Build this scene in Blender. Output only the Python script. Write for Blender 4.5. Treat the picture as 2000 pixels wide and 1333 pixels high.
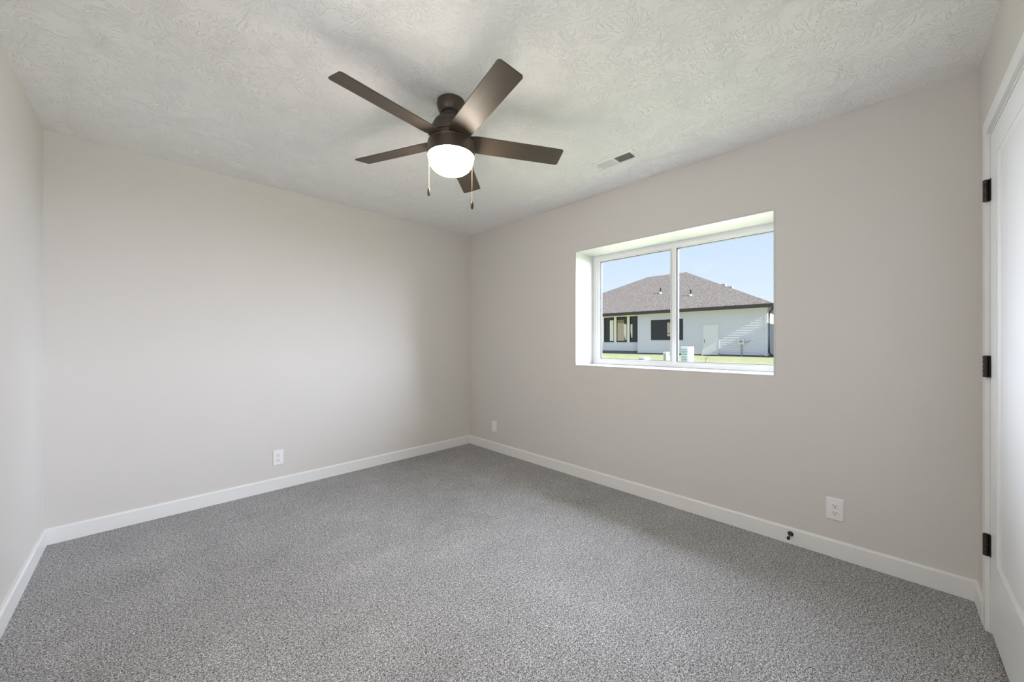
import bpy, bmesh, math, random
from mathutils import Vector, Matrix

for o in list(bpy.data.objects):
    bpy.data.objects.remove(o)
SC = bpy.context.scene
COL = SC.collection
R = math.radians

# ------------------------------------------------------------------ room measures (metres)
H = 2.44                       # ceiling height
XR, YB, XL, YF = 2.720, 3.472, -0.432, -0.294   # window wall, back wall, left wall, door wall
GZ = 0.30                      # lawn level outside
WY0, WY1, WZ0, WZ1 = 0.476, 1.960, 0.984, 2.006  # window opening in the right wall
WT = 0.36                      # thickness of the outside wall

# ------------------------------------------------------------------ camera
cam = bpy.data.cameras.new('camera')
cam.sensor_fit = 'HORIZONTAL'
cam.sensor_width = 36.0
cam.lens = 723.35 / 2000 * 36.0
cam.shift_y = (668.99 - 666.5) / 2000
cam.clip_start = 0.02
cam.clip_end = 500
camo = bpy.data.objects.new('camera', cam)
COL.objects.link(camo)
camo.location = (0, 0, 1.191)
camo.rotation_euler = (R(90), 0, -R(44.594))
SC.camera = camo

# ------------------------------------------------------------------ exposure, sky, sun, daylight
SC.view_settings.view_transform = 'Standard'
SC.view_settings.look = 'None'
SC.view_settings.gamma = 1
SC.view_settings.use_curve_mapping = False
SC.view_settings.exposure = 0.09
SC.cycles.use_denoising = True
SC.cycles.max_bounces = 16
SC.cycles.diffuse_bounces = 10
SC.cycles.transparent_max_bounces = 16
SC.cycles.sample_clamp_indirect = 4.0

SKY_STRENGTH = 1.0
SUN_STRENGTH = 9.0
BOWL_STRENGTH = 54.0
DAY_ABOVE, DAY_BELOW, DAY_SIDE, FILL_BEHIND, FILL_LEFT = (2700.0, 1600.0, 6900.0, 28.0, 17.0)

W = bpy.data.worlds.new('sky')
SC.world = W
W.use_nodes = True
nt = W.node_tree
nt.nodes.clear()
out = nt.nodes.new('ShaderNodeOutputWorld')
bg = nt.nodes.new('ShaderNodeBackground')
tc = nt.nodes.new('ShaderNodeTexCoord')
sx = nt.nodes.new('ShaderNodeSeparateXYZ')
rp = nt.nodes.new('ShaderNodeValToRGB')
nt.links.new(tc.outputs['Generated'], sx.inputs[0])
nt.links.new(sx.outputs['Z'], rp.inputs['Fac'])
nt.links.new(rp.outputs['Color'], bg.inputs['Color'])
nt.links.new(bg.outputs[0], out.inputs[0])
el = rp.color_ramp.elements
el[0].position = 0.0
el[0].color = (0.80, 0.88, 0.95, 1)
el[1].position = 1.0
el[1].color = (0.30, 0.50, 0.85, 1)
e = el.new(0.10); e.color = (0.72, 0.84, 0.955, 1)
e = el.new(0.28); e.color = (0.56, 0.73, 0.96, 1)
bg.inputs['Strength'].default_value = SKY_STRENGTH


def lamp(name, kind, loc, energy, color=(1, 1, 1), aim=None, size=None, size_y=None):
    d = bpy.data.lights.new(name, kind)
    d.energy = energy
    d.color = color
    if size is not None and kind == 'AREA':
        d.shape = 'RECTANGLE'
        d.size = size
        d.size_y = size_y or size
    o = bpy.data.objects.new(name, d)
    COL.objects.link(o)
    o.location = loc
    if aim is not None:
        v = Vector(aim) - Vector(loc)
        o.rotation_euler = v.to_track_quat('-Z', 'Y').to_euler()
    return o


sun = lamp('sun', 'SUN', (26, -30, 20), SUN_STRENGTH, (1.0, 0.95, 0.86))
sun.rotation_euler = Vector((0.06, 1.0, -0.61)).to_track_quat('-Z', 'Y').to_euler()
sun.data.angle = R(0.6)
# area lamps added outside to strengthen the window daylight: above, both sides, lawn below
lamp('daylight_sky', 'AREA', (8.3, 1.2, 7.6), DAY_ABOVE, (0.80, 0.86, 1.0), (2.75, 1.2, 1.45), 9.0, 4.5)
lamp('daylight_side', 'AREA', (10.5, -6.0, 4.2), DAY_SIDE, (0.77, 0.84, 1.0), (2.75, 1.25, 1.5), 10.0, 6.4)
lamp('daylight_lawn', 'AREA', (8.3, 1.3, 0.44), DAY_BELOW, (0.90, 0.93, 1.0), (7.6, 1.3, 2.5), 7.0, 6.5)
lamp('daylight_far_side', 'AREA', (7.0, 7.6, 2.8), 1500.0 * (DAY_SIDE > 0), (0.80, 0.87, 1.0), (2.75, 1.2, 1.5), 4.0, 4.0)
# unseen fill lamp added behind the camera, shining in through an added opening
lamp('fill_lamp_behind', 'AREA', (0.06, -1.45, 1.25), FILL_BEHIND, (0.95, 0.98, 1.0), (0.06, 0, 1.25), 0.95, 1.9)

# second unseen fill lamp, added in a made-up opening left of the camera
lamp('fill_lamp_left', 'AREA', (-1.35, 0.95, 1.45), FILL_LEFT, (0.97, 0.98, 1.0), (0, 0.95, 1.45), 1.0, 1.1)

# ------------------------------------------------------------------ mesh helpers


class MB:
    """collects shapes into one mesh"""

    def __init__(self):
        self.bm = bmesh.new()
        self.M = Matrix.Identity(4)

    def v(self, co):
        return self.bm.verts.new(self.M @ Vector(co))

    def poly(self, pts):
        return self.bm.faces.new([self.v(q) for q in pts])

    def box(self, x0, x1, y0, y1, z0, z1):
        p = [self.v((x, y, z)) for x in (x0, x1) for y in (y0, y1) for z in (z0, z1)]
        for f in ((0, 1, 3, 2), (4, 6, 7, 5), (0, 4, 5, 1), (2, 3, 7, 6), (0, 2, 6, 4), (1, 5, 7, 3)):
            self.bm.faces.new([p[i] for i in f])
        return self

    def rbox(self, x0, x1, y0, y1, z0, z1, b=0.003, seg=2):
        """box with rounded edges"""
        t = bmesh.new()
        p = [t.verts.new((x, y, z)) for x in (x0, x1) for y in (y0, y1) for z in (z0, z1)]
        for f in ((0, 1, 3, 2), (4, 6, 7, 5), (0, 4, 5, 1), (2, 3, 7, 6), (0, 2, 6, 4), (1, 5, 7, 3)):
            t.faces.new([p[i] for i in f])
        bmesh.ops.recalc_face_normals(t, faces=t.faces)
        bmesh.ops.bevel(t, geom=list(t.edges), offset=b, segments=seg, profile=0.5, affect='EDGES')
        self.merge(t)
        return self

    def merge(self, t):
        m = {}
        for q in t.verts:
            m[q] = self.v(q.co)
        for f in t.faces:
            try:
                self.bm.faces.new([m[q] for q in f.verts])
            except ValueError:
                pass
        t.free()

    def lathe(self, prof, n=48, cx=0, cy=0):
        """profile of (radius, z) turned about the vertical axis"""
        rings = []
        for r, z in prof:
            if r < 1e-6:
                rings.append([self.v((cx, cy, z))])
            else:
                rings.append([self.v((cx + r * math.cos(2 * math.pi * i / n), cy + r * math.sin(2 * math.pi * i / n), z)) for i in range(n)])
        for a, b in zip(rings, rings[1:]):
            for i in range(n):
                j = (i + 1) % n
                if len(a) == 1 and len(b) == 1:
                    continue
                if len(a) == 1:
                    self.bm.faces.new([a[0], b[i], b[j]])
                elif len(b) == 1:
                    self.bm.faces.new([a[i], b[0], a[j]])
                else:
                    self.bm.faces.new([a[i], b[i], b[j], a[j]])
        return self

    def prism(self, pts, d, axis='z', at=0.0):
        """polygon pts (2d) pushed along an axis from at to at+d"""
        def P(q, w):
            if axis == 'z':
                return (q[0], q[1], w)
            if axis == 'x':
                return (w, q[0], q[1])
            return (q[0], w, q[1])
        a = [self.v(P(q, at)) for q in pts]
        b = [self.v(P(q, at + d)) for q in pts]
        self.bm.faces.new(a[::-1])
        self.bm.faces.new(b)
        n = len(pts)
        for i in range(n):
            j = (i + 1) % n
            self.bm.faces.new([a[i], a[j], b[j], b[i]])
        return self

    def tube(self, pts, r, n=10, caps=True):
        pts = [Vector(q) for q in pts]
        rings = []
        for i, q in enumerate(pts):
            d = (pts[min(i + 1, len(pts) - 1)] - pts[max(i - 1, 0)]).normalized()
            u = d.cross(Vector((0, 0, 1)))
            if u.length < 1e-3:
                u = d.cross(Vector((1, 0, 0)))
            u.normalize()
            w = d.cross(u)
            rr = r[i] if isinstance(r, (list, tuple)) else r
            rings.append([self.v(q + (u * math.cos(2 * math.pi * k / n) + w * math.sin(2 * math.pi * k / n)) * rr) for k in range(n)])
        for a, b in zip(rings, rings[1:]):
            for k in range(n):
                self.bm.faces.new([a[k], a[(k + 1) % n], b[(k + 1) % n], b[k]])
        if caps:
            self.bm.faces.new(rings[0][::-1])
            self.bm.faces.new(rings[-1])
        return self

    def ring(self, a0, a1, b0, b1, w, x0, x1):
        """rectangular frame standing in a plane of constant x: outer a0..a1 (y), b0..b1 (z); w = (left,right,bottom,top) widths"""
        self.box(x0, x1, a0, a0 + w[0], b0, b1)
        self.box(x0, x1, a1 - w[1], a1, b0, b1)
        self.box(x0, x1, a0 + w[0], a1 - w[1], b0, b0 + w[2])
        self.box(x0, x1, a0 + w[0], a1 - w[1], b1 - w[3], b1)
        return self

    def build(self, name, mat, parent=None, smooth=None, loc=None):
        bmesh.ops.recalc_face_normals(self.bm, faces=self.bm.faces)
        me = bpy.data.meshes.new(name)
        self.bm.to_mesh(me)
        self.bm.free()
        if mat:
            me.materials.append(mat)
        o = bpy.data.objects.new(name, me)
        COL.objects.link(o)
        if parent:
            o.parent = parent
        if loc:
            o.location = loc
        if smooth:
            for f in me.polygons:
                f.use_smooth = True
            me.set_sharp_from_angle(angle=R(smooth))
        return o


def tag(o, label=None, cat=None, group=None, kind=None):
    if label:
        o['label'] = label
    if cat:
        o['category'] = cat
    if group:
        o['group'] = group
    if kind:
        o['kind'] = kind
    return o


def empty(name, loc, rz=0.0):
    o = bpy.data.objects.new(name, None)
    COL.objects.link(o)
    o.location = loc
    o.rotation_euler = (0, 0, rz)
    o.empty_display_size = 0.05
    return o


def rrect(w, h, r, n=5):
    """rounded rectangle outline centred on 0,0"""
    pts = []
    for cx, cy, a0 in ((w / 2 - r, h / 2 - r, 0), (-w / 2 + r, h / 2 - r, 90), (-w / 2 + r, -h / 2 + r, 180), (w / 2 - r, -h / 2 + r, 270)):
        for k in range(n + 1):
            a = R(a0 + 90 * k / n)
            pts.append((cx + r * math.cos(a), cy + r * math.sin(a)))
    return pts


# ------------------------------------------------------------------ materials


def mat(name, col, rough=0.6, metal=0.0, spec=0.5, emit=None, estr=0.0, coat=0.0):
    m = bpy.data.materials.new(name)
    m.use_nodes = True
    b = m.node_tree.nodes['Principled BSDF']
    b.inputs['Base Color'].default_value = (*col, 1)
    b.inputs['Roughness'].default_value = rough
    b.inputs['Metallic'].default_value = metal
    b.inputs['Specular IOR Level'].default_value = spec
    b.inputs['Coat Weight'].default_value = coat
    if emit:
        b.inputs['Emission Color'].default_value = (*emit, 1)
        b.inputs['Emission Strength'].default_value = estr
    return m


class N:
    """little wrapper to write node graphs briefly"""

    def __init__(self, m):
        self.t = m.node_tree
        self.b = self.t.nodes.get('Principled BSDF')

    def add(self, kind, **kw):
        n = self.t.nodes.new(kind)
        for k, v in kw.items():
            if k.startswith('i_'):
                n.inputs[k[2:].replace('_', ' ')].default_value = v
            else:
                setattr(n, k, v)
        return n

    def math(self, op, a, b=None, c=None, clamp=False):
        n = self.t.nodes.new('ShaderNodeMath')
        n.operation = op
        n.use_clamp = clamp
        for i, x in enumerate((a, b, c)):
            if x is None:
                continue
            if isinstance(x, (int, float)):
                n.inputs[i].default_value = x
            else:
                self.t.links.new(x, n.inputs[i])
        return n.outputs[0]

    def link(self, a, b):
        self.t.links.new(a, b)

    def pos(self, scale=(1, 1, 1)):
        g = self.t.nodes.new('ShaderNodeNewGeometry')
        mp = self.t.nodes.new('ShaderNodeMapping')
        mp.inputs['Scale'].default_value = scale
        self.link(g.outputs['Position'], mp.inputs['Vector'])
        return mp.outputs[0]

    def noise(self, vec, scale, detail=2.0, rough=0.5, dist=0.0):
        n = self.add('ShaderNodeTexNoise')
        n.inputs['Scale'].default_value = scale
        n.inputs['Detail'].default_value = detail
        n.inputs['Roughness'].default_value = rough
        n.inputs['Distortion'].default_value = dist
        self.link(vec, n.inputs['Vector'])
        return n.outputs['Fac']

    def ramp(self, fac, stops):
        n = self.add('ShaderNodeValToRGB')
        els = n.color_ramp.elements
        els[0].position, els[0].color = stops[0][0], (*stops[0][1], 1)
        els[1].position, els[1].color = stops[-1][0], (*stops[-1][1], 1)
        for p_, c_ in stops[1:-1]:
            e_ = els.new(p_)
            e_.color = (*c_, 1)
        self.link(fac, n.inputs['Fac'])
        return n.outputs['Color']

    def bump(self, h, strength, dist):
        n = self.add('ShaderNodeBump')
        n.inputs['Strength'].default_value = strength
        n.inputs['Distance'].default_value = dist
        self.link(h, n.inputs['Height'])
        self.link(n.outputs[0], self.b.inputs['Normal'])


WALL_C = (0.665, 0.642, 0.612)


def wall_mat():
    m = mat('greige_wall_paint', WALL_C, 0.55, spec=0.25)
    n = N(m)
    p = n.pos()
    n.bump(n.noise(p, 260, 3), 0.06, 0.002)
    return m


def ceiling_mat():
    # hand-stamped brush texture: short plaster ridges fanning out of scattered stamp centres
    m = mat('stamped_ceiling_plaster', (0.92, 0.915, 0.90), 0.8, spec=0.1)
    n = N(m)
    base = n.pos((1, 1, 0))
    hs = []
    for sc, off in ((4.7, 0.0), (5.6, 7.3), (6.6, 13.1)):
        mp = n.add('ShaderNodeMapping')
        mp.inputs['Location'].default_value = (off, off * 0.6, 0)
        n.link(base, mp.inputs['Vector'])
        wob = n.add('ShaderNodeTexNoise')
        wob.inputs['Scale'].default_value = 8.0
        wob.inputs['Detail'].default_value = 0.0
        n.link(mp.outputs[0], wob.inputs['Vector'])
        vs = n.add('ShaderNodeVectorMath', operation='SCALE')
        n.link(wob.outputs['Color'], vs.inputs[0])
        vs.inputs['Scale'].default_value = 0.09
        va = n.add('ShaderNodeVectorMath', operation='ADD')
        n.link(mp.outputs[0], va.inputs[0])
        n.link(vs.outputs[0], va.inputs[1])
        vo = n.add('ShaderNodeTexVoronoi', voronoi_dimensions='2D')
        vo.inputs['Scale'].default_value = sc
        n.link(va.outputs[0], vo.inputs['Vector'])
        sub = n.add('ShaderNodeVectorMath', operation='SUBTRACT')
        n.link(va.outputs[0], sub.inputs[0])
        n.link(vo.outputs['Position'], sub.inputs[1])
        sp = n.add('ShaderNodeSeparateXYZ')
        n.link(sub.outputs[0], sp.inputs[0])
        ang = n.math('ARCTAN2', sp.outputs['Y'], sp.outputs['X'])
        ln = n.add('ShaderNodeVectorMath', operation='LENGTH')
        n.link(sub.outputs[0], ln.inputs[0])
        cb = n.add('ShaderNodeCombineXYZ')
        n.link(n.math('MULTIPLY', ang, RIDGE_N), cb.inputs['X'])
        n.link(n.math('MULTIPLY', ln.outputs['Value'], RIDGE_L), cb.inputs['Y'])
        st = n.noise(cb.outputs[0], 1.0, 0.0)
        mr = n.add('ShaderNodeMapRange', interpolation_type='SMOOTHSTEP')
        mr.inputs['From Min'].default_value = 0.57
        mr.inputs['From Max'].default_value = 0.68
        n.link(st, mr.inputs['Value'])
        mk = n.add('ShaderNodeMapRange', interpolation_type='SMOOTHSTEP')
        mk.inputs['From Min'].default_value = 0.43
        mk.inputs['From Max'].default_value = 0.53
        n.link(n.noise(mp.outputs[0], 9.0, 1), mk.inputs['Value'])
        hub = n.add('ShaderNodeMapRange', interpolation_type='SMOOTHSTEP')   # no ridges in the hub of a stamp
        hub.inputs['From Min'].default_value = 0.015
        hub.inputs['From Max'].default_value = 0.07
        n.link(ln.outputs['Value'], hub.inputs['Value'])
        hs.append(n.math('MULTIPLY', n.math('MULTIPLY', mr.outputs[0], mk.outputs[0]), hub.outputs[0]))
    fine = n.noise(base, 95, 3, 0.6)
    hgt = n.math('ADD', n.math('MAXIMUM', n.math('MAXIMUM', hs[0], hs[1]), hs[2]), n.math('MULTIPLY', fine, 0.34))
    n.bump(hgt, CEIL_BUMP, 0.004)
    return m


RIDGE_N, RIDGE_L, CEIL_BUMP = 11.0, 30.0, 0.75


def carpet_mat():
    m = mat('grey_cut_pile_carpet', (0.4, 0.4, 0.4), 0.95, spec=0.05)
    n = N(m)
    p = n.pos((1, 1, 0.3))
    a = n.noise(p, 270, 1.5, 0.6, 0.4)
    b = n.noise(p, 120, 2.0, 0.5, 0.5)
    big = n.math('ADD', n.math('MULTIPLY', n.noise(p, 1.6, 2.0, 0.6), 0.6), n.math('MULTIPLY', n.noise(p, 5.5, 3.0, 0.6), 0.4))
    mix = n.math('ADD', n.math('MULTIPLY', a, 0.68), n.math('MULTIPLY', b, 0.32))
    c = n.ramp(mix, [(0.36, (0.040, 0.038, 0.037)), (0.46, (0.25, 0.247, 0.245)), (0.53, (0.44, 0.436, 0.438)), (0.64, (0.88, 0.873, 0.88))])
    tone = n.ramp(big, [(0.36, (0.84, 0.84, 0.84)), (0.46, (0.93, 0.93, 0.93)), (0.54, (0.96, 0.96, 0.96)), (0.64, (1.06, 1.06, 1.06))])
    mx = n.add('ShaderNodeMix', data_type='RGBA', blend_type='MULTIPLY')
    mx.inputs['Factor'].default_value = 1.0
    n.link(c, mx.inputs['A'])
    n.link(tone, mx.inputs['B'])
    n.link(mx.outputs['Result'], n.b.inputs['Base Color'])
    n.bump(mix, 0.7, 0.008)
    return m


def shingle_mat():
    m = mat('grey_brown_shingles', (0.3, 0.27, 0.25), 0.9, spec=0.1)
    n = N(m)
    p = n.pos((0.9, 3.0, 0.9))
    a = n.noise(p, 4.5, 3, 0.75)
    c = n.ramp(a, [(0.32, (0.145, 0.130, 0.122)), (0.5, (0.225, 0.202, 0.188)), (0.68, (0.33, 0.295, 0.27))])
    n.link(c, n.b.inputs['Base Color'])
    g = n.add('ShaderNodeNewGeometry')
    s = n.add('ShaderNodeSeparateXYZ')
    n.link(g.outputs['Position'], s.inputs[0])
    saw = n.math('FRACT', n.math('MULTIPLY', s.outputs['Z'], 15.0))
    n.bump(n.math('ADD', saw, a), 0.5, 0.02)
    return m


def grass_mat():
    m = mat('lawn_grass', (0.3, 0.36, 0.12), 0.9, spec=0.1)
    n = N(m)
    p = n.pos()
    a = n.noise(p, 2.2, 5, 0.7)
    c = n.ramp(a, [(0.3, (0.31, 0.335, 0.18)), (0.5, (0.39, 0.41, 0.23)), (0.7, (0.48, 0.49, 0.30))])
    n.link(c, n.b.inputs['Base Color'])
    n.bump(n.noise(p, 60, 3), 0.6, 0.02)
    return m


def glass_mat(name, tint=(1, 1, 1), refl=1.0):
    m = bpy.data.materials.new(name)
    m.use_nodes = True
    t = m.node_tree
    t.nodes.clear()
    o = t.nodes.new('ShaderNodeOutputMaterial')
    mx = t.nodes.new('ShaderNodeMixShader')
    fr = t.nodes.new('ShaderNodeFresnel')
    fr.inputs['IOR'].default_value = 1.45
    tr = t.nodes.new('ShaderNodeBsdfTransparent')
    tr.inputs['Color'].default_value = (*tint, 1)
    gl = t.nodes.new('ShaderNodeBsdfGlossy')
    gl.inputs['Roughness'].default_value = 0.0
    ml = t.nodes.new('ShaderNodeMath')
    ml.operation = 'MULTIPLY'
    ml.inputs[1].default_value = refl
    t.links.new(fr.outputs[0], ml.inputs[0])
    t.links.new(ml.outputs[0], mx.inputs[0])
    t.links.new(tr.outputs[0], mx.inputs[1])
    t.links.new(gl.outputs[0], mx.inputs[2])
    t.links.new(mx.outputs[0], o.inputs[0])
    return m


def blade_mat():
    m = mat('espresso_blade', (0.064, 0.048, 0.036), 0.45, spec=0.42)
    n = N(m)
    tcn = n.add('ShaderNodeTexCoord')
    mp = n.add('ShaderNodeMapping')
    mp.inputs['Scale'].default_value = (3, 60, 60)
    n.link(tcn.outputs['Object'], mp.inputs['Vector'])
    a = n.noise(mp.outputs[0], 2.0, 3)
    n.link(n.ramp(a, [(0.3, (0.062, 0.048, 0.034)), (0.7, (0.076, 0.059, 0.041))]), n.b.inputs['Base Color'])
    return m


M_WALL = wall_mat()
M_CEIL = ceiling_mat()
M_CARPET = carpet_mat()
M_TRIM = mat('white_trim_paint', (0.80, 0.80, 0.79), 0.35, spec=0.4)
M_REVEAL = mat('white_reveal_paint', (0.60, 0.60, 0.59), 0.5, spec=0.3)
M_DOOR = mat('white_door_paint', (0.80, 0.805, 0.81), 0.38, spec=0.4)
M_VINYL = mat('white_vinyl', (0.82, 0.825, 0.82), 0.3, spec=0.5)
M_SHADOW_GAP = mat('dark_shadow_gap', (0.035, 0.04, 0.045), 0.6)  # dark colour stands in for the shadow gap round the glass
M_GLASS = glass_mat('window_glass', refl=0.006)
M_PLATE = mat('white_plastic', (0.84, 0.84, 0.84), 0.3, spec=0.5)
M_SLOT = mat('dark_slot', (0.02, 0.02, 0.02), 0.7)
M_BRONZE = mat('dark_bronze', (0.062, 0.044, 0.032), 0.38, metal=0.25, spec=0.6)
M_BLADE = blade_mat()
M_BOWL = mat('lit_frosted_glass', (0.9, 0.88, 0.84), 0.35, emit=(1.0, 0.88, 0.74), estr=BOWL_STRENGTH)
M_CHAIN = mat('brass_chain', (0.34, 0.26, 0.19), 0.5, metal=0.8)
M_FOB = mat('dark_fob', (0.045, 0.028, 0.018), 0.4, spec=0.3)
M_BLACK = mat('matte_black_metal', (0.026, 0.022, 0.019), 0.45, metal=0.3)
M_REGISTER = mat('white_enamel', (0.83, 0.83, 0.82), 0.35)
M_DUCT = mat('dark_duct', (0.05, 0.05, 0.05), 0.8)
M_SHINGLE = shingle_mat()
M_GRASS = grass_mat()
M_SIDING = mat('white_lap_siding', (0.66, 0.65, 0.715), 0.6, spec=0.3)
M_CREAM = mat('cream_trim', (0.80, 0.76, 0.62), 0.6)
M_FASCIA = mat('dark_brown_fascia', (0.045, 0.040, 0.038), 0.6)
M_SOFFIT = mat('pale_soffit', (0.75, 0.74, 0.62), 0.7)
M_FOUND = mat('grey_foundation', (0.16, 0.16, 0.17), 0.85)
M_DARKGLASS = mat('dark_house_glass', (0.018, 0.022, 0.024), 0.05, spec=0.5)
M_WINBLACK = mat('black_window_frame', (0.02, 0.02, 0.022), 0.5)
M_CURTAIN = mat('cream_curtain', (0.80, 0.77, 0.70), 0.8)
M_TAN = mat('tan_curtain_and_reflection', (0.48, 0.40, 0.32), 0.8)  # bay curtain, and the reflection painted on the facade window
M_WHITEBOX = mat('white_cabinet_metal', (0.73, 0.73, 0.75), 0.5)
M_GREEN = mat('green_cabinet_panel', (0.10, 0.24, 0.13), 0.6)
M_TANPANEL = mat('tan_cabinet_panel', (0.42, 0.40, 0.27), 0.7)
M_GREYMETAL = mat('grey_meter_metal', (0.35, 0.36, 0.38), 0.5)
M_RED = mat('red_marker', (0.42, 0.16, 0.15), 0.6)
M_TWIG = mat('dry_twig', (0.10, 0.09, 0.06), 0.8)
M_HOUSE2 = mat('beige_siding', (0.6, 0.57, 0.5), 0.7)

# ------------------------------------------------------------------ room shell
LY0, LY1 = 0.45, 1.45                   # unseen opening added in the left wall for the fill lamp
b = MB(); b.box(XL - 0.15, XR + 0.10, YF - 0.15, YB + 0.15, -0.12, 0.0); b.box(XL - 0.15, 0.75, -1.70, YF - 0.15, -0.12, 0.0); b.box(-1.65, XL - 0.15, LY0 - 0.1, LY1 + 0.1, -0.12, 0); b.box(1.35, 2.95, -1.25, YF - 0.15, -0.12, 0)
tag(b.build('floor', M_CARPET), 'grey speckled cut pile carpet covering the whole floor', 'carpet', kind='structure')
b = MB(); b.box(XL - 0.15, XR + WT, YF - 0.15, YB + 0.15, H, H + 0.12); b.box(XL - 0.15, 0.75, -1.70, YF - 0.15, H, H + 0.12); b.box(-1.65, XL - 0.15, LY0 - 0.1, LY1 + 0.1, H, H + 0.12); b.box(1.35, 2.95, -1.25, YF - 0.15, H, H + 0.12)
tag(b.build('ceiling', M_CEIL), 'white ceiling with a stamped brush texture', 'ceiling', kind='structure')
b = MB(); b.box(XL - 0.15, XL, YF - 0.15, LY0, 0, H); b.box(XL - 0.15, XL, LY1, YB + 0.15, 0, H); b.box(XL - 0.15, XL, LY0, LY1, 2.045, H)
b.box(-1.65, XL - 0.15, LY0 - 0.1, LY0, 0, H); b.box(-1.65, XL - 0.15, LY1, LY1 + 0.1, 0, H); b.box(-1.65, -1.55, LY0, LY1, 0, H)  # unseen box added around the left fill lamp
tag(b.build('wall_left', M_WALL), 'pale greige painted wall at the left edge, facing the window', 'wall', kind='structure')
b = MB(); b.box(XL, XR, YB, YB + 0.15, 0, H)
tag(b.build('wall_back', M_WALL), 'greige painted wall with one outlet, left of the far corner', 'wall', kind='structure')
b = MB()
b.box(XR, XR + WT, YF - 0.15, WY0, 0, H)
b.box(XR, XR + WT, WY1, YB + 0.15, 0, H)
b.box(XR, XR + WT, WY0, WY1, 0, WZ0)
b.box(XR, XR + WT, WY0, WY1, WZ1, H)
tag(b.build('wall_right', M_WALL), 'greige painted wall with the sliding window in it', 'wall', kind='structure')
b = MB(); b.box(XL - 0.25, XL - 0.15, -1.70, YF - 0.15, 0, H); b.box(0.65, 0.75, -1.70, YF - 0.15, 0, H); b.box(XL - 0.15, 0.65, -1.70, -1.60, 0, H)  # box added around the fill lamp behind the camera
tag(b.build('wall_fill_box', M_WALL), 'unseen greige box added around the fill lamp behind the camera', 'wall', kind='structure')
# unseen box added behind the white door to stop outside light leaking in
b = MB(); b.box(1.45, 2.95, -1.25, -1.15, 0, H); b.box(1.35, 1.45, -1.25, YF - 0.15, 0, H); b.box(2.85, 2.95, -1.15, YF - 0.15, 0, H)
tag(b.build('wall_light_block', M_WALL), 'unseen walls added behind the closed white door to block light', 'wall', kind='structure')
# door wall with its doorway
DX0, DX1, DZ = 1.633, 2.459, 2.045      # rough doorway
HX0, HX1 = -0.36, 0.50                  # unseen opening added behind the camera for the fill lamp
b = MB()
b.box(DX1, XR, YF - 0.15, YF, 0, H)
b.box(HX1, DX0, YF - 0.15, YF, 0, H)
b.box(XL - 0.15, HX0, YF - 0.15, YF, 0, H)
b.box(HX0, HX1, YF - 0.15, YF, DZ, H)
b.box(DX0, DX1, YF - 0.15, YF, DZ, H)
tag(b.build('wall_front', M_WALL), 'greige painted wall around the white door', 'wall', kind='structure')


def baseboard(name, prof_axis, a0, a1, at, sgn, label):
    """square-edged board with a chamfered top, run from a0 to a1"""
    t, h = 0.014, 0.095
    pts = [(0, 0), (t, 0), (t, h - 0.009), (t - 0.004, h - 0.004), (t - 0.006, h), (0, h)]
    b = MB()
    if prof_axis == 'x':     # runs along x, face towards sgn*y
        b.prism([(at + sgn * q[0], q[1]) for q in pts], a1 - a0, 'x', a0)
    else:                    # runs along y, face towards sgn*x
        b.prism([(at + sgn * q[0], q[1]) for q in pts], a1 - a0, 'y', a0)
    return tag(b.build(name, M_TRIM), label, 'baseboard', kind='structure')


baseboard('baseboard_back', 'x', XL, XR, YB, -1, 'white baseboard under the back wall with the outlet')
baseboard('baseboard_right', 'y', YF, YB - 0.014, XR, -1, 'white baseboard under the window wall with the door stop')
baseboard('baseboard_left', 'y', LY1, YB - 0.014, XL, 1, 'white baseboard under the left wall')
baseboard('baseboard_front', 'x', 2.521, XR - 0.014, YF, 1, 'short white baseboard between the door casing and the corner')
baseboard('baseboard_front', 'x', HX1, 1.571, YF, 1, 'white baseboard beyond the latch side of the door')

# ------------------------------------------------------------------ window
win = empty('window_1', (XR, (WY0 + WY1) / 2, WZ0))
tag(win, 'white two-pane sliding window in a deep white reveal', 'window', kind='structure')
WL = win.location


def wpart(b, name, m, parent=None, smooth=None):
    o = b.build(name, m, None, smooth)
    for q in o.data.vertices:
        q.co -= WL
    o.parent = parent or win
    return o


LT = 0.012
fx = 2.996                    # room-side face of the vinyl frame
b = MB()
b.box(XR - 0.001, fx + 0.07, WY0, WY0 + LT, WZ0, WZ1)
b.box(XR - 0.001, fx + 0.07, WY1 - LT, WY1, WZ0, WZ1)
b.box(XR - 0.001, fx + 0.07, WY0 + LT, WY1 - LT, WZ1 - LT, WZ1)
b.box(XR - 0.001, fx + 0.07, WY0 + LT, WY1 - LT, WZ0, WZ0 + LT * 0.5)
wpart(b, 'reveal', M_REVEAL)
a0, a1, z0, z1 = WY0 + LT, WY1 - LT, WZ0 + LT * 0.5, WZ1 - LT
b = MB()
b.ring(a0, a1, z0, z1, (0.034, 0.026, 0.036, 0.040), fx, fx + 0.065)
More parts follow.
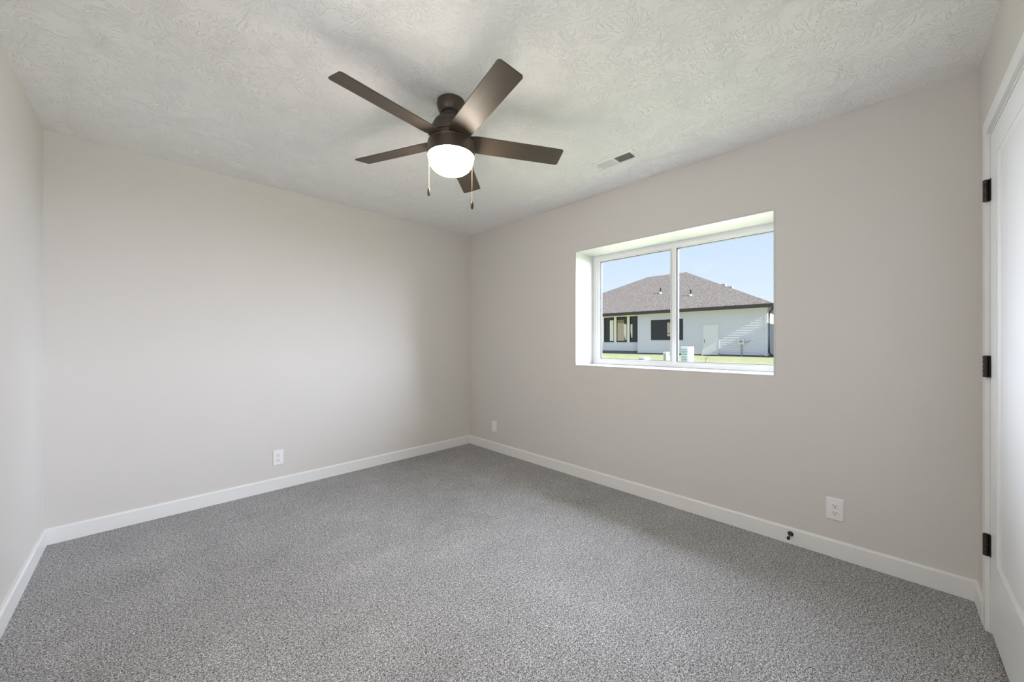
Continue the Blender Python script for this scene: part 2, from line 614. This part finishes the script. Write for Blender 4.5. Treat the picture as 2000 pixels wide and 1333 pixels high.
# stepped inner lip of the fixed light on the right, and the mullion
b.ring(a0 + 0.034, 1.196, z0 + 0.036, z1 - 0.040, (0.010, 0.014, 0.010, 0.012), fx + 0.012, fx + 0.05)
b.box(fx + 0.004, fx + 0.06, 1.184, 1.214, z0 + 0.036, z1 - 0.040)
b.box(fx - 0.006, fx, a0 + 0.002, a1 - 0.002, z0 + 0.002, z0 + 0.020)
frame = wpart(b, 'frame', M_VINYL)
b = MB()                     # sliding sash on the left
s0, s1, sz0, sz1 = 1.214, a1 - 0.026, z0 + 0.026, z1 - 0.026
b.ring(s0, s1, sz0, sz1, (0.013, 0.050, 0.024, 0.030), fx + 0.004, fx + 0.036)
b.ring(s0 + 0.004, s1 - 0.008, sz0 + 0.004, sz1 - 0.008, (0.004, 0.012, 0.006, 0.008), fx + 0.0005, fx + 0.006)
b.ring(s0 + 0.004, s1 - 0.040, sz0 + 0.012, sz1 - 0.022, (0.007, 0.006, 0.008, 0.006), fx + 0.001, fx + 0.006)
sash = wpart(b, 'sash', M_VINYL)
b = MB()
b.ring(s0 + 0.0125, s1 - 0.0495, sz0 + 0.0235, sz1 - 0.0295, (0.002, 0.004, 0.003, 0.004), fx + 0.0042, fx + 0.03)
wpart(b, 'shadow_gap', M_SHADOW_GAP, sash)  # shade of the gap at the glass edge, built as dark strips
b = MB(); b.box(fx + 0.022, fx + 0.024, s0 + 0.013, s1 - 0.050, sz0 + 0.024, sz1 - 0.030)
wpart(b, 'pane', M_GLASS, sash)
b = MB()
b.ring(a0 + 0.0435, 1.183, z0 + 0.0455, z1 - 0.0515, (0.003, 0.009, 0.003, 0.004), fx + 0.0125, fx + 0.045)
wpart(b, 'shadow_gap', M_SHADOW_GAP, frame)
b = MB(); b.box(fx + 0.034, fx + 0.036, a0 + 0.044, 1.183, z0 + 0.046, z1 - 0.052)
wpart(b, 'pane', M_GLASS, frame)

# ------------------------------------------------------------------ door
door = empty('door_1', (2.05, YF, 0))
tag(door, 'white single panel shaker door with black hinges at the right edge', 'door', kind='structure')


def dpart(b, name, m, parent=None, smooth=None):
    o = b.build(name, m, None, smooth)
    for q in o.data.vertices:
        q.co -= door.location
    o.parent = parent or door
    return o


sx0, sx1, sz0_, sz1_ = 1.643, 2.4515, 0.020, 2.036        # slab
yf, th = YF - 0.001, 0.035
b = MB()
px0, px1, pz0, pz1 = sx0 + 0.118, sx1 - 0.118, 0.315, 1.930
b.box(sx0, px0, yf - th, yf, sz0_, sz1_)
b.box(px1, sx1, yf - th, yf, sz0_, sz1_)
b.box(px0, px1, yf - th, yf, sz0_, pz0)
b.box(px0, px1, yf - th, yf, pz1, sz1_)
b.box(px0, px1, yf - th + 0.006, yf - 0.009, pz0, pz1)
# sloped sticking round the recessed panel
k = 0.016
for (A, B, C, D) in (((px1, pz0), (px1, pz1), (px1 - k, pz1 - k), (px1 - k, pz0 + k)), ((px0, pz0), (px0, pz1), (px0 + k, pz1 - k), (px0 + k, pz0 + k)),
                     ((px0, pz0), (px1, pz0), (px1 - k, pz0 + k), (px0 + k, pz0 + k)), ((px0, pz1), (px1, pz1), (px1 - k, pz1 - k), (px0 + k, pz1 - k))):
    b.poly([(A[0], yf - 0.002, A[1]), (B[0], yf - 0.002, B[1]), (C[0], yf - 0.0088, C[1]), (D[0], yf - 0.0088, D[1])])
slab = dpart(b, 'door_slab', M_DOOR)
b = MB()
b.box(DX1 - 0.005, DX1, YF - 0.15, YF, 0, DZ)
b.box(DX0, DX0 + 0.008, YF - 0.15, YF, 0, DZ)
b.box(DX0 + 0.008, DX1 - 0.005, YF - 0.15, YF, DZ - 0.006, DZ)
b.box(DX1 - 0.017, DX1 - 0.005, YF - 0.055, YF - 0.040, 0, DZ - 0.006)
b.box(DX0 + 0.008, DX0 + 0.020, YF - 0.055, YF - 0.040, 0, DZ - 0.006)
b.box(DX0 + 0.020, DX1 - 0.017, YF - 0.055, YF - 0.040, DZ - 0.018, DZ - 0.006)
dpart(b, 'jamb', M_TRIM)
b = MB()
ct = 0.0115
ci, co_ = 2.463, 2.521
b.box(ci, co_, YF, YF + ct, 0, 2.052)
b.box(1.571, 1.629, YF, YF + ct, 0, 2.052)
b.box(1.571, co_, YF, YF + ct, 2.052, 2.110)
dpart(b, 'casing', M_TRIM)
for zc in (1.813, 1.092, 0.361):
    b = MB()
    kn = 0.0178
    for i in range(5):        # five knuckles with hairline gaps, pin tips
        za = zc - 0.0445 + i * kn
        b.tube([(2.4535, YF + 0.0110, za), (2.4535, YF + 0.0110, za + kn - 0.0012)], 0.0085, 16)
    b.tube([(2.4535, YF + 0.0110, zc - 0.0445), (2.4535, YF + 0.0110, zc + 0.0445)], 0.0052, 12)
    hb = dpart(b, 'hinge', M_BLACK, smooth=40)
    b = MB()
    b.box(2.4520, 2.4528, YF - 0.030, YF + 0.010, zc - 0.0445, zc + 0.0445)
    b.box(2.4528, 2.4538, YF - 0.030, YF + 0.010, zc - 0.0445, zc + 0.0445)
    b.box(2.436, 2.4520, YF + 0.0, YF + 0.0014, zc - 0.0445, zc + 0.0445)
    dpart(b, 'hinge_leaf', M_BLACK, hb)

# ------------------------------------------------------------------ ceiling fan
FC = (1.1265, 1.594)
fan = empty('ceiling_fan', (FC[0], FC[1], H))
tag(fan, 'dark bronze five-blade ceiling fan with a lit frosted glass bowl', 'ceiling fan')


def fpart(b, name, m, parent=None, smooth=35):
    return b.build(name, m, parent or fan, smooth)


def zz(prof):
    return [(r, z - H) for r, z in prof]


fpart(MB().lathe(zz([(0, 2.4395), (0.070, 2.4395), (0.0725, 2.437), (0.0725, 2.424), (0.071, 2.412), (0.067, 2.398), (0.060, 2.384), (0.054, 2.376), (0.050, 2.374), (0, 2.374)])), 'canopy', M_BRONZE)
fpart(MB().lathe(zz([(0, 2.376), (0.047, 2.376), (0.047, 2.352), (0, 2.352)])), 'neck', M_BRONZE)
fpart(MB().lathe(zz([(0, 2.358), (0.050, 2.358), (0.058, 2.355), (0.072, 2.345), (0.085, 2.331), (0.0945, 2.315), (0.0985, 2.304), (0.0970, 2.302), (0.0970, 2.2995), (0.1005, 2.298), (0.1035, 2.286), (0.105, 2.262), (0.105, 2.256), (0, 2.256)])), 'motor_housing', M_BRONZE)
fpart(MB().lathe(zz([(0, 2.258), (0.098, 2.258), (0.1, 2.256), (0.1, 2.226), (0, 2.226)])), 'rotor_hub', M_BRONZE)
fpart(MB().lathe(zz([(0, 2.2285), (0.110, 2.2285), (0.1165, 2.2265), (0.1185, 2.2225), (0.1175, 2.2205), (0.1175, 2.2185), (0.120, 2.2165), (0.1215, 2.205), (0.1222, 2.160), (0.1222, 2.156), (0.1205, 2.1545), (0.118, 2.1555), (0.118, 2.170), (0, 2.170)])), 'light_collar', M_BRONZE)
fpart(MB().lathe(zz([(0.1165, 2.168), (0.1168, 2.150), (0.1158, 2.138), (0.1125, 2.124), (0.106, 2.109), (0.096, 2.095), (0.083, 2.0845), (0.066, 2.077), (0.045, 2.0725), (0.022, 2.0708), (0, 2.0704)]), 64), 'glass_bowl', M_BOWL, smooth=60)

BW, BR, BT = 0.1175, 0.603, 0.006
TH0, PIT = -175.0, -13.8
for k in range(5):
    a = R(TH0 + 72 * k)
    u = (math.cos(a), math.sin(a))
    droop = -0.0158 * u[0] * 1.0
    r0 = 0.092
    # outline in blade space: x outwards, y across; corners at the tip well rounded, root narrower
    pts = [(r0, -0.050), (r0 + 0.03, -BW / 2 + 0.002), (r0 + 0.06, -BW / 2)]
    rc = 0.014
    for q in range(7):
        t = R(-90 + 15 * q)
        pts.append((BR - rc + rc * math.cos(t), -BW / 2 + rc + rc * math.sin(t)))
    for q in range(7):
        t = R(15 * q)
        pts.append((BR - rc + rc * math.cos(t), BW / 2 - rc + rc * math.sin(t)))
    pts += [(r0 + 0.06, BW / 2), (r0 + 0.03, BW / 2 - 0.002), (r0, 0.050)]
    b = MB().prism(pts, BT, 'z', -BT / 2)
    o = fpart(b, 'blade', M_BLADE, smooth=None)
    tilt = math.atan2(droop, 0.6)
    Mx = Matrix.Translation((0, 0, 2.2365 - H)) @ Matrix.Rotation(a, 4, 'Z') @ Matrix.Rotation(-tilt, 4, 'Y') @ Matrix.Rotation(R(PIT), 4, 'X')
    o.matrix_local = Mx
    bv = o.modifiers.new('soft_edge', 'BEVEL')
    bv.width = 0.0015
    bv.segments = 2
    b = MB()
    b.prism([(0.07, -0.030), (0.13, -0.040), (0.165, -0.030), (0.175, 0), (0.165, 0.030), (0.13, 0.040), (0.07, 0.030)], 0.003, 'z', BT / 2)
    n_ = 10
    ins, outs = [], []
    for q in range(n_ + 1):
        t = R(-27 + 54 * q / n_)
        ins.append((0.082 * math.cos(t), 0.082 * math.sin(t)))
        outs.append((0.1165 * math.cos(t), 0.1165 * math.sin(t)))
    b.prism(ins + outs[::-1], 0.0035, 'z', -BT / 2 - 0.0055)
    br = b.build('blade_bracket', M_BRONZE, o)
    for sx_, sy_ in ((0.15, -0.02), (0.15, 0.02), (0.12, 0)):
        MB().lathe([(0, BT / 2 + 0.0055), (0.003, BT / 2 + 0.005), (0.0045, BT / 2 + 0.003), (0, BT / 2 + 0.003)], 10, sx_, sy_).build('screw', M_BRONZE, br)


def pull_chain(x, y, ztop, zfob, zbot):
    x -= FC[0]; y -= FC[1]
    b = MB()
    b.tube([(x, y, ztop - H), (x, y, zfob - H)], 0.0008, 6)
    n = int((ztop - zfob) / 0.0042)
    for i in range(n):
        zc = ztop - H - 0.002 - i * 0.0042
        b.lathe([(0, zc + 0.0016), (0.0014, zc + 0.0009), (0.0017, zc), (0.0014, zc - 0.0009), (0, zc - 0.0016)], 6, x, y)
    c = fpart(b, 'pull_chain', M_CHAIN, smooth=60)
    L = zfob - zbot
    prof = [(0, zfob + 0.002 - H), (0.0018, zfob - H)]
    for i in range(1, 12):
        t = i / 12
        prof.append((0.0025 + 0.0052 * math.sin(math.pi * min(1, t * 0.62 + 0.16)) ** 1.2 * (1 if t < 0.9 else 0.8), zfob - L * t - H))
    prof += [(0.003, zbot - H), (0, zbot - 0.0008 - H)]
    b = MB().lathe(prof, 16, x, y)
    b.build('pull_fob', M_FOB, c, 50)
    return c


pull_chain(1.045, 1.676, 2.165, 1.995, 1.953)
pull_chain(1.201, 1.513, 2.165, 1.920, 1.882)

# ------------------------------------------------------------------ ceiling register
vent = empty('ceiling_vent', (2.2895, 1.3085, H))
tag(vent, 'white louvred air register on the ceiling above the window wall', 'air vent')
b = MB()
wx, wy = 0.0655, 0.152
ix, iy = 0.044, 0.124
zt, zb = -0.0002, -0.006
outer = [(-wx, -wy), (wx, -wy), (wx, wy), (-wx, wy)]
mid = [(-wx + 0.012, -wy + 0.012), (wx - 0.012, -wy + 0.012), (wx - 0.012, wy - 0.012), (-wx + 0.012, wy - 0.012)]
inn = [(-ix, -iy), (ix, -iy), (ix, iy), (-ix, iy)]
loops = [[b.v((q[0], q[1], z)) for q in L] for L, z in ((outer, zt), (outer, zt - 0.002), (mid, zb), (inn, zb), (inn, 0.02))]
for A, B in zip(loops, loops[1:]):
    for i in range(4):
        j = (i + 1) % 4
        b.bm.faces.new([A[i], A[j], B[j], B[i]])
b.box(-ix, ix, -0.006, 0.006, zb, -0.001)
b.build('register_frame', M_REGISTER, vent)
b = MB(); b.box(-ix, ix, -iy, iy, -0.0012, -0.0004)
b.build('duct_opening', M_DUCT, vent)
for s_, y_a, y_b in ((-1, 0.006, iy), (1, -iy, -0.006)):
    b = MB()
    n_ = 13
    for i in range(n_):
        yc = y_a + (y_b - y_a) * (i + 0.5) / n_
        dy, t = 0.0017, 0.0008
        # thin slats tilted away from the middle bar
        b.prism([(yc - dy * s_ - t, -0.0058), (yc - dy * s_ + t, -0.0058), (yc + dy * s_ + t, -0.0016), (yc + dy * s_ - t, -0.0016)], 2 * ix, 'x', -ix)
    b.build('louver', M_REGISTER, vent)
for s_ in (-1, 1):
    MB().lathe([(0, zb - 0.0016), (0.003, zb - 0.001), (0.0042, zb), (0, zb)], 12, 0, s_ * 0.134).build('screw', M_GREYMETAL, vent)

# ------------------------------------------------------------------ wall plates


def wall_plate(name, label, cat, loc, rz, kind):
    """built facing local -y, plate 73 x 121 mm; local z up"""
    t = empty(name, loc, rz)
    tag(t, label, cat, 'wall plates' if kind == 'outlet' else None)
    w, h, d = 0.075, 0.121, 0.006
    b = MB()
    L = [[b.v((q[0], y, q[1])) for q in rrect(ww, hh, 0.003)] for ww, hh, y in ((w, h, 0), (w, h, -0.002), (w - 0.008, h - 0.008, -d))]
    for A, B in zip(L, L[1:]):
        for i in range(len(A)):
            j = (i + 1) % len(A)
            b.bm.faces.new([A[i], A[j], B[j], B[i]])
    b.bm.faces.new(L[0][::-1]); b.bm.faces.new(L[-1])
    b.build('cover_plate', M_PLATE, t)
    if kind == 'outlet':
        for zc in (0.0195, -0.0195):
            pts = []
            for q in range(28):
                a = 2 * math.pi * q / 28
                pts.append((0.0172 * math.cos(a), max(-0.0128, min(0.0128, 0.0172 * math.sin(a))) + zc))
            b = MB().prism(pts, 0.0040, 'y', -d - 0.0034)
            f = b.build('receptacle', M_PLATE, t)
            f.modifiers.new('soft_edge', 'BEVEL').width = 0.0010
            b = MB()
            y0 = -d - 0.0038
            b.box(-0.0078, -0.0054, y0, y0 + 0.001, zc - 0.0010, zc + 0.0074)
            b.box(0.0054, 0.0076, y0, y0 + 0.001, zc + 0.0000, zc + 0.0070)
            b.prism([(0.0027 * math.cos(R(a)), zc - 0.0068 + 0.0027 * math.sin(R(a))) for a in range(180, 361, 20)] + [(0.0027, zc - 0.0042), (-0.0027, zc - 0.0042)], 0.001, 'y', y0)
            b.build('slot', M_SLOT, f)
        b = MB()
        b.prism([(0.0032 * math.cos(R(a)), 0.0032 * math.sin(R(a))) for a in range(0, 360, 24)], 0.0012, 'y', -d - 0.0010)
        b.build('screw', M_PLATE, t)
    else:
        b = MB().rbox(-0.0165, 0.0165, -d - 0.0018, -d + 0.001, -0.0335, 0.0335, 0.0008)
        ins = b.build('insert', M_PLATE, t)
        b = MB()
        b.ring(-0.0001, 0.0001, 0, 0, (0, 0, 0, 0), 0, 0)
        b.bm.free()
        for zc in (0.0485, -0.0485):
            MB().prism([(0.003 * math.cos(R(a)), zc + 0.003 * math.sin(R(a))) for a in range(0, 360, 24)], 0.001, 'y', -d - 0.0008).build('screw', M_PLATE, t)
    return t


wall_plate('wall_outlet', 'white duplex outlet on the back wall left of the far corner', 'outlet', (0.759, YB, 0.2565), 0, 'outlet')
wall_plate('wall_outlet', 'white duplex outlet on the window wall above the door stop', 'outlet', (XR, 0.2055, 0.2645), -math.pi / 2, 'outlet')
wall_plate('wall_jack', 'small white blank-looking wall plate on the window wall beside the far corner', 'wall plate', (XR, 3.034, 0.2645), -math.pi / 2, 'jack')

# ------------------------------------------------------------------ door stop
ds = empty('door_stop', (XR - 0.014, 0.402, 0.060), 0)
tag(ds, 'black rigid door stop screwed to the baseboard under the window wall outlet', 'door stop')


def xl(prof, n=20):
    """lathe about local -x"""
    b = MB()
    b.M = Matrix.Rotation(R(-90), 4, 'Y')
    return b.lathe(prof, n)


xl([(0, -0.001), (0.0145, 0), (0.0145, 0.003), (0.0120, 0.006), (0.0065, 0.012), (0.0045, 0.020), (0, 0.020)]).build('base', M_BLACK, ds, 40)
xl([(0, 0.015), (0.0042, 0.017), (0.0040, 0.064), (0, 0.064)]).build('stem', M_BLACK, ds, 40)
xl([(0, 0.060), (0.0070, 0.060), (0.0084, 0.062), (0.0084, 0.073), (0.0074, 0.077), (0, 0.078)]).build('bumper_tip', M_BLACK, ds, 40)

# ------------------------------------------------------------------ outside: lawn
b = MB()
b.box(XR + WT, 70, -40, 70, GZ - 0.3, GZ)
tag(b.build('lawn', M_GRASS), 'sunlit mown lawn outside the window', 'lawn', kind='structure')

# ------------------------------------------------------------------ neighbour house
HX, HP = 26.5, 26.9                     # main facade plane, glazed bay plane
HY0, HYM, HY1 = 5.08, 13.28, 23.30      # right corner, step, left corner
HD = 41.1
EX, EY0, EY1 = 26.0, 4.69, 23.69        # eave lines
EZ = 3.49
house = empty('neighbour_house', (HX, HY0, GZ))
tag(house, 'white lap-sided single storey house with a brown hip roof seen through the window', 'house')


def hpart(b, name, m, parent=None, smooth=None):
    o = b.build(name, m, None, smooth)
    for q in o.data.vertices:
        q.co -= house.location
    o.parent = parent or house
    return o


def siding(b, plane, a0, a1, z0, z1, lap=0.15, depth=0.026):
    """courses of lapped boards on a plane of constant x (facing -x) : slanting strips"""
    z = z0
    while z < z1 - 1e-4:
        zt_ = min(z + lap, z1)
        A = (plane - depth, a0, z); B = (plane - depth, a1, z); C = (plane - 0.002, a1, zt_); D = (plane - 0.002, a0, zt_)
        b.poly([A, B, C, D])
        b.poly([(plane, a0, z), (plane, a1, z), B, A])
        z = zt_


# doorway / window holes are simply covered by the frames that stand proud of the boards
b = MB()
b.box(HX, HX + 0.2, HY0, HYM, GZ + 0.10, 3.42)
siding(b, HX, HY0, HYM, GZ + 0.10, 3.42)
b.box(HX, HD, HY0, HY0 + 0.2, GZ + 0.10, 3.42)
z = GZ + 0.10
while z < 3.40:                                 # side wall courses
    b.poly([(HX, HY0 - 0.016, z), (HD, HY0 - 0.016, z), (HD, HY0 - 0.002, min(z + 0.15, 3.42)), (HX, HY0 - 0.002, min(z + 0.15, 3.42))])
    z += 0.15
b.box(HD - 0.2, HD, HY0 + 0.2, HY1, GZ + 0.1, 3.42)
b.box(HX, HP + 0.2, HYM - 0.2, HYM, GZ + 0.1, 3.42)
hpart(b, 'siding_wall', M_SIDING)
b = MB()
b.box(HP, HP + 0.2, HYM, HY1, GZ + 0.22, 1.20)
b.box(HP, HD, HY1 - 0.2, HY1, GZ + 0.22, 3.42)
hpart(b, 'bay_wall', M_SIDING)
b = MB()
b.box(HX + 0.02, HD, HY0 + 0.02, HYM, GZ - 0.1, GZ + 0.10)
b.box(HP + 0.02, HD, HYM, HY1 - 0.02, GZ - 0.1, GZ + 0.22)
hpart(b, 'foundation', M_FOUND)
b = MB()
b.box(HX - 0.032, HX + 0.09, HY0 - 0.032, HY0 + 0.10, GZ + 0.06, 3.42)
hpart(b, 'corner_board', M_SIDING)
b = MB(); b.box(HX - 0.034, HX, HYM - 0.09, HYM + 0.01, GZ + 0.06, 3.42)
hpart(b, 'corner_board', M_SIDING)
# roof
K = 7.75
AX = EX + K
RZ = 7.36
EXB = EX + 2 * K
b = MB()
c = [(EX, EY0, EZ), (EX, EY1, EZ), (EXB, EY1, EZ), (EXB, EY0, EZ)]
r0_, r1_ = (AX, EY0 + K, RZ), (AX, 15.94, RZ)
b.poly([c[0], c[1], r1_, r0_]); b.poly([c[2], c[3], r0_, r1_]); b.poly([c[3], c[0], r0_]); b.poly([c[1], c[2], r1_])
b.poly([(q[0], q[1], q[2] - 0.03) for q in c])
for i in range(4):
    A, B = c[i], c[(i + 1) % 4]
    b.poly([A, B, (B[0], B[1], B[2] - 0.03), (A[0], A[1], A[2] - 0.03)])
hpart(b, 'roof', M_SHINGLE)
b = MB()
for (x0_, x1_, y0_, y1_) in ((EX - 0.10, EX + 0.03, EY0 - 0.10, EY1 + 0.10), (EXB - 0.03, EXB + 0.10, EY0 - 0.10, EY1 + 0.10), (EX + 0.03, EXB - 0.03, EY0 - 0.10, EY0 + 0.03), (EX + 0.03, EXB - 0.03, EY1 - 0.03, EY1 + 0.10)):
    b.box(x0_, x1_, y0_, y1_, EZ - 0.24, EZ - 0.035)
hpart(b, 'gutter', M_FASCIA)
b = MB(); b.box(EX + 0.03, EXB - 0.03, EY0 + 0.03, EY1 - 0.03, EZ - 0.12, EZ - 0.08)
hpart(b, 'soffit', M_SOFFIT)
b = MB()                                   # frieze board under the soffit
b.box(HX - 0.030, HX, HY0 + 0.1, HYM - 0.09, 3.26, 3.40)
hpart(b, 'frieze_board', M_CREAM)

# window in the main facade
b = MB(); b.ring(9.97, 12.24, 1.35, 2.82, (0.05, 0.05, 0.05, 0.05), HX - 0.05, HX - 0.016)
b.box(HX - 0.05, HX - 0.016, 11.08, 11.13, 1.40, 2.77)
w1 = hpart(b, 'window', M_WINBLACK)
b = MB(); b.box(HX - 0.034, HX - 0.030, 10.02, 11.08, 1.40, 2.77); b.box(HX - 0.034, HX - 0.030, 11.13, 12.19, 1.40, 2.77)
hpart(b, 'pane', M_DARKGLASS, w1)
b = MB(); b.box(HX - 0.0375, HX - 0.0345, 10.75, 11.06, 1.85, 2.60); b.box(HX - 0.0375, HX - 0.0345, 10.62, 11.06, 1.62, 1.80)
hpart(b, 'pane_reflection', M_TAN, w1)  # paler reflection in the pane, put in as tan sheets
# white side door
b = MB(); b.ring(7.66, 8.74, GZ + 0.02, 2.40, (0.07, 0.07, 0.0, 0.07), HX - 0.042, HX - 0.001)
d1 = hpart(b, 'side_door', M_SIDING)
b = MB(); b.box(HX - 0.034, HX - 0.004, 7.74, 8.66, GZ + 0.06, 2.32)
hpart(b, 'door_slab', M_WHITEBOX, d1)
for zk, nm in ((1.33, 'deadbolt'), (1.20, 'door_knob')):
    b = MB().tube([(HX - 0.05, 8.57, zk), (HX - 0.024, 8.57, zk)], 0.035, 12)
    hpart(b, nm, M_WINBLACK, d1)
# glazed bay : cream posts and head, three tall windows with curtains
b = MB()
b.box(HP - 0.02, HP + 0.2, HYM, HY1 - 0.2, 3.30, 3.42)
b.box(HP - 0.035, HP + 0.2, HYM, HY1 - 0.2, 3.22, 3.30)
edges = [13.48, 14.16, 14.38, 15.30, 15.52, 16.44, 16.66, 17.58, 17.80, 18.72, 18.94, 19.86, 20.08, 23.10]
posts = [(HYM, 13.42)] + [(edges[i], edges[i + 1]) for i in range(1, 12, 2)] + [(19.86, HY1 - 0.2)]
for y0_, y1_ in posts:
    b.box(HP - 0.03, HP + 0.2, y0_, y1_, 1.20, 3.22)
hpart(b, 'bay_frame', M_CREAM)
for i in range(0, 12, 2):
    y0_, y1_ = edges[i] - (0.06 if i == 0 else 0), edges[i + 1]
    b = MB(); b.ring(y0_, y1_, 1.20, 3.22, (0.05, 0.05, 0.06, 0.05), HP - 0.01, HP + 0.05)
    w = hpart(b, 'window', M_WINBLACK)
    b = MB(); b.box(HP + 0.030, HP + 0.034, y0_ + 0.05, y1_ - 0.05, 1.26, 3.17)
    hpart(b, 'pane', M_DARKGLASS, w)

    def curtain(y0c, y1c, z0c, z1c, m, sweep=0.0):
        b = MB()
        n = 14
        for q in range(n):
            t0, t1 = q / n, (q + 1) / n
            f0 = HP + 0.018 + 0.008 * math.sin(t0 * 30); f1 = HP + 0.018 + 0.008 * math.sin(t1 * 30)
            ya, yb = y0c + (y1c - y0c) * t0, y0c + (y1c - y0c) * t1
            zm = z0c + (z1c - z0c) * 0.45
            b.poly([(f0, ya, zm), (f1, yb, zm), (f1, yb, z1c), (f0, ya, z1c)])
            sa, sb = sweep * t0, sweep * t1
            b.poly([(f0, ya - sa * 0.6, z0c), (f1, yb - sb * 0.6, z0c), (f1, yb, zm), (f0, ya, zm)])
        return hpart(b, 'curtain', m, w)
    if i == 2:
        curtain(14.62, 15.24, 1.32, 2.72, M_TAN)
        curtain(14.43, 14.68, 1.36, 2.62, M_CURTAIN, 0.25)
        curtain(14.68, 15.24, 2.72, 2.98, mat('brown_valance', (0.26, 0.21, 0.17), 0.8))
    elif i == 4:
        curtain(15.57, 15.92, 1.30, 2.98, M_CURTAIN, 0.0)
    elif i == 0:
        curtain(13.95, 14.10, 1.55, 2.60, M_CURTAIN, 0.1)
# downspout at the right corner
b = MB()
b.tube([(26.15, 4.72, 3.26), (26.2, 4.74, 3.18), (26.58, 4.95, 3.02), (26.62, 5.0, 2.9), (26.62, 5.0, 0.62), (26.60, 4.96, 0.5), (26.48, 4.78, 0.38)], 0.045, 8)
hpart(b, 'downspout', M_WINBLACK)
# power meter on the facade
b = MB().rbox(HX - 0.16, HX - 0.005, 6.25, 6.60, 1.05, 1.42, 0.02)
mb = hpart(b, 'meter_box', M_WHITEBOX)
b = MB(); b.tube([(HX - 0.17, 6.42, 1.24), (HX - 0.24, 6.42, 1.24)], 0.09, 16)
hpart(b, 'meter_dial', M_GREYMETAL, mb)
b = MB(); b.tube([(HX - 0.06, 6.40, 1.05), (HX - 0.06, 6.40, GZ - 0.02)], 0.035, 8)
b.tube([(HX - 0.06, 6.25, 1.2), (HX - 0.05, 6.05, 1.2), (HX - 0.04, 5.95, 1.3)], 0.02, 6)
hpart(b, 'conduit', M_GREYMETAL, mb)
# plumbing vents standing on the front slope, two low roof vents behind the hip


def roof_z(x):
    return EZ + (x - EX) * (RZ - EZ) / K


for x_, y_ in ((29.27, 12.76), (28.24, 10.08)):
    zr = roof_z(x_)
    b = MB(); b.tube([(x_, y_, zr - 0.05), (x_, y_, zr + 0.42)], 0.055, 10)
    vp = hpart(b, 'vent_pipe', M_WINBLACK)
    b = MB(); b.tube([(x_, y_, zr - 0.04), (x_, y_, zr + 0.10)], [0.15, 0.06], 12)
    hpart(b, 'flashing', M_WHITEBOX, vp)
for x_, y_ in ((31.0, 8.70), (30.3, 8.05)):
    zr = EZ + (y_ - EY0) * (RZ - EZ) / K          # height of the right-hand slope
    b = MB().rbox(x_ - 0.16, x_ + 0.16, y_ - 0.16, y_ + 0.16, zr - 0.1, zr + 0.11, 0.03)
    hpart(b, 'roof_vent', M_GREYMETAL)

# ------------------------------------------------------------------ second house, to the right of the yard
h2 = empty('gabled_house', (37.6, -5, GZ))
tag(h2, 'beige gabled house standing to the right of the white house', 'house')
b = MB(); b.box(-12, 12, -5, 5, 0, 5.0)
b.prism([(-5, 5.0), (5, 5.0), (0, 7.7)], 24, 'x', -12)
b.build('siding_wall', M_HOUSE2, h2)
b = MB()
b.prism([(-5.4, 4.78), (-5.4, 4.90), (0, 7.82), (5.4, 4.90), (5.4, 4.78), (0, 7.70)], 24.6, 'x', -12.3)
b.build('roof', M_SHINGLE, h2)

# ------------------------------------------------------------------ things on the lawn
CZ = R(-14.5)
ub = empty('louvred_cabinet', (17.2, 6.28, GZ), CZ)
tag(ub, 'white cabinet with a louvred green-tinted side standing on the lawn', 'utility cabinet')
b = MB().rbox(-0.19, 0.19, -0.19, 0.19, 0, 0.70, 0.012)
b.build('cabinet_body', M_WHITEBOX, ub)
b = MB().box(-0.196, -0.189, -0.13, 0.17, 0.06, 0.62)
lp = b.build('louver_panel', M_GREEN, ub)
b = MB()
for i in range(8):
    zc = 0.08 + i * 0.07
    b.prism([(-0.216, zc), (-0.192, zc + 0.010), (-0.192, zc + 0.044), (-0.206, zc + 0.030)], 0.30, 'y', -0.13)
b.build('louver', M_WHITEBOX, lp)
ub = empty('utility_box', (16.5, 6.93, GZ), CZ)
tag(ub, 'narrow white box with a tan front, left of the louvred cabinet', 'utility cabinet')
b = MB().rbox(-0.10, 0.10, -0.10, 0.10, 0, 0.46, 0.010)
b.build('cabinet_body', M_WHITEBOX, ub)
b = MB().box(-0.106, -0.099, -0.055, 0.055, 0.03, 0.40)
b.build('front_panel', M_TANPANEL, ub)
ub = empty('utility_box', (15.35, 7.40, GZ), CZ)
tag(ub, 'low white box with a green front, leftmost of the boxes on the lawn', 'utility cabinet')
b = MB().rbox(-0.17, 0.17, -0.17, 0.17, 0, 0.26, 0.015)
b.build('cabinet_body', M_WHITEBOX, ub)
b = MB().box(-0.176, -0.169, -0.09, 0.15, 0.03, 0.17)
b.build('front_panel', M_GREEN, ub)
for x_, y_, lab in ((26.25, 7.62, 'small red marker on the ground beside the white side door'), (26.0, 5.30, 'small red marker on the ground at the right corner of the white house')):
    t = empty('ground_marker', (x_, y_, GZ))
    tag(t, lab, 'marker', 'red ground markers')
    MB().tube([(0, 0, 0), (0, 0, 0.16)], 0.008, 6).build('stake', M_TWIG, t)
    MB().rbox(-0.04, 0.04, -0.06, 0.06, 0.06, 0.16, 0.01).build('flag', M_RED, t)
b = MB()
b.tube([(0, 0, 0), (0, -0.02, 0.14), (0.0, -0.10, 0.26)], [0.012, 0.010, 0.006], 6)
b.tube([(0, -0.02, 0.13), (0, 0.05, 0.20)], [0.007, 0.004], 6)
tag(b.build('twig', M_TWIG, None, None, (17.6, 5.66, GZ)), 'bare dark twig sticking out of the lawn right of the louvred cabinet', 'twig')
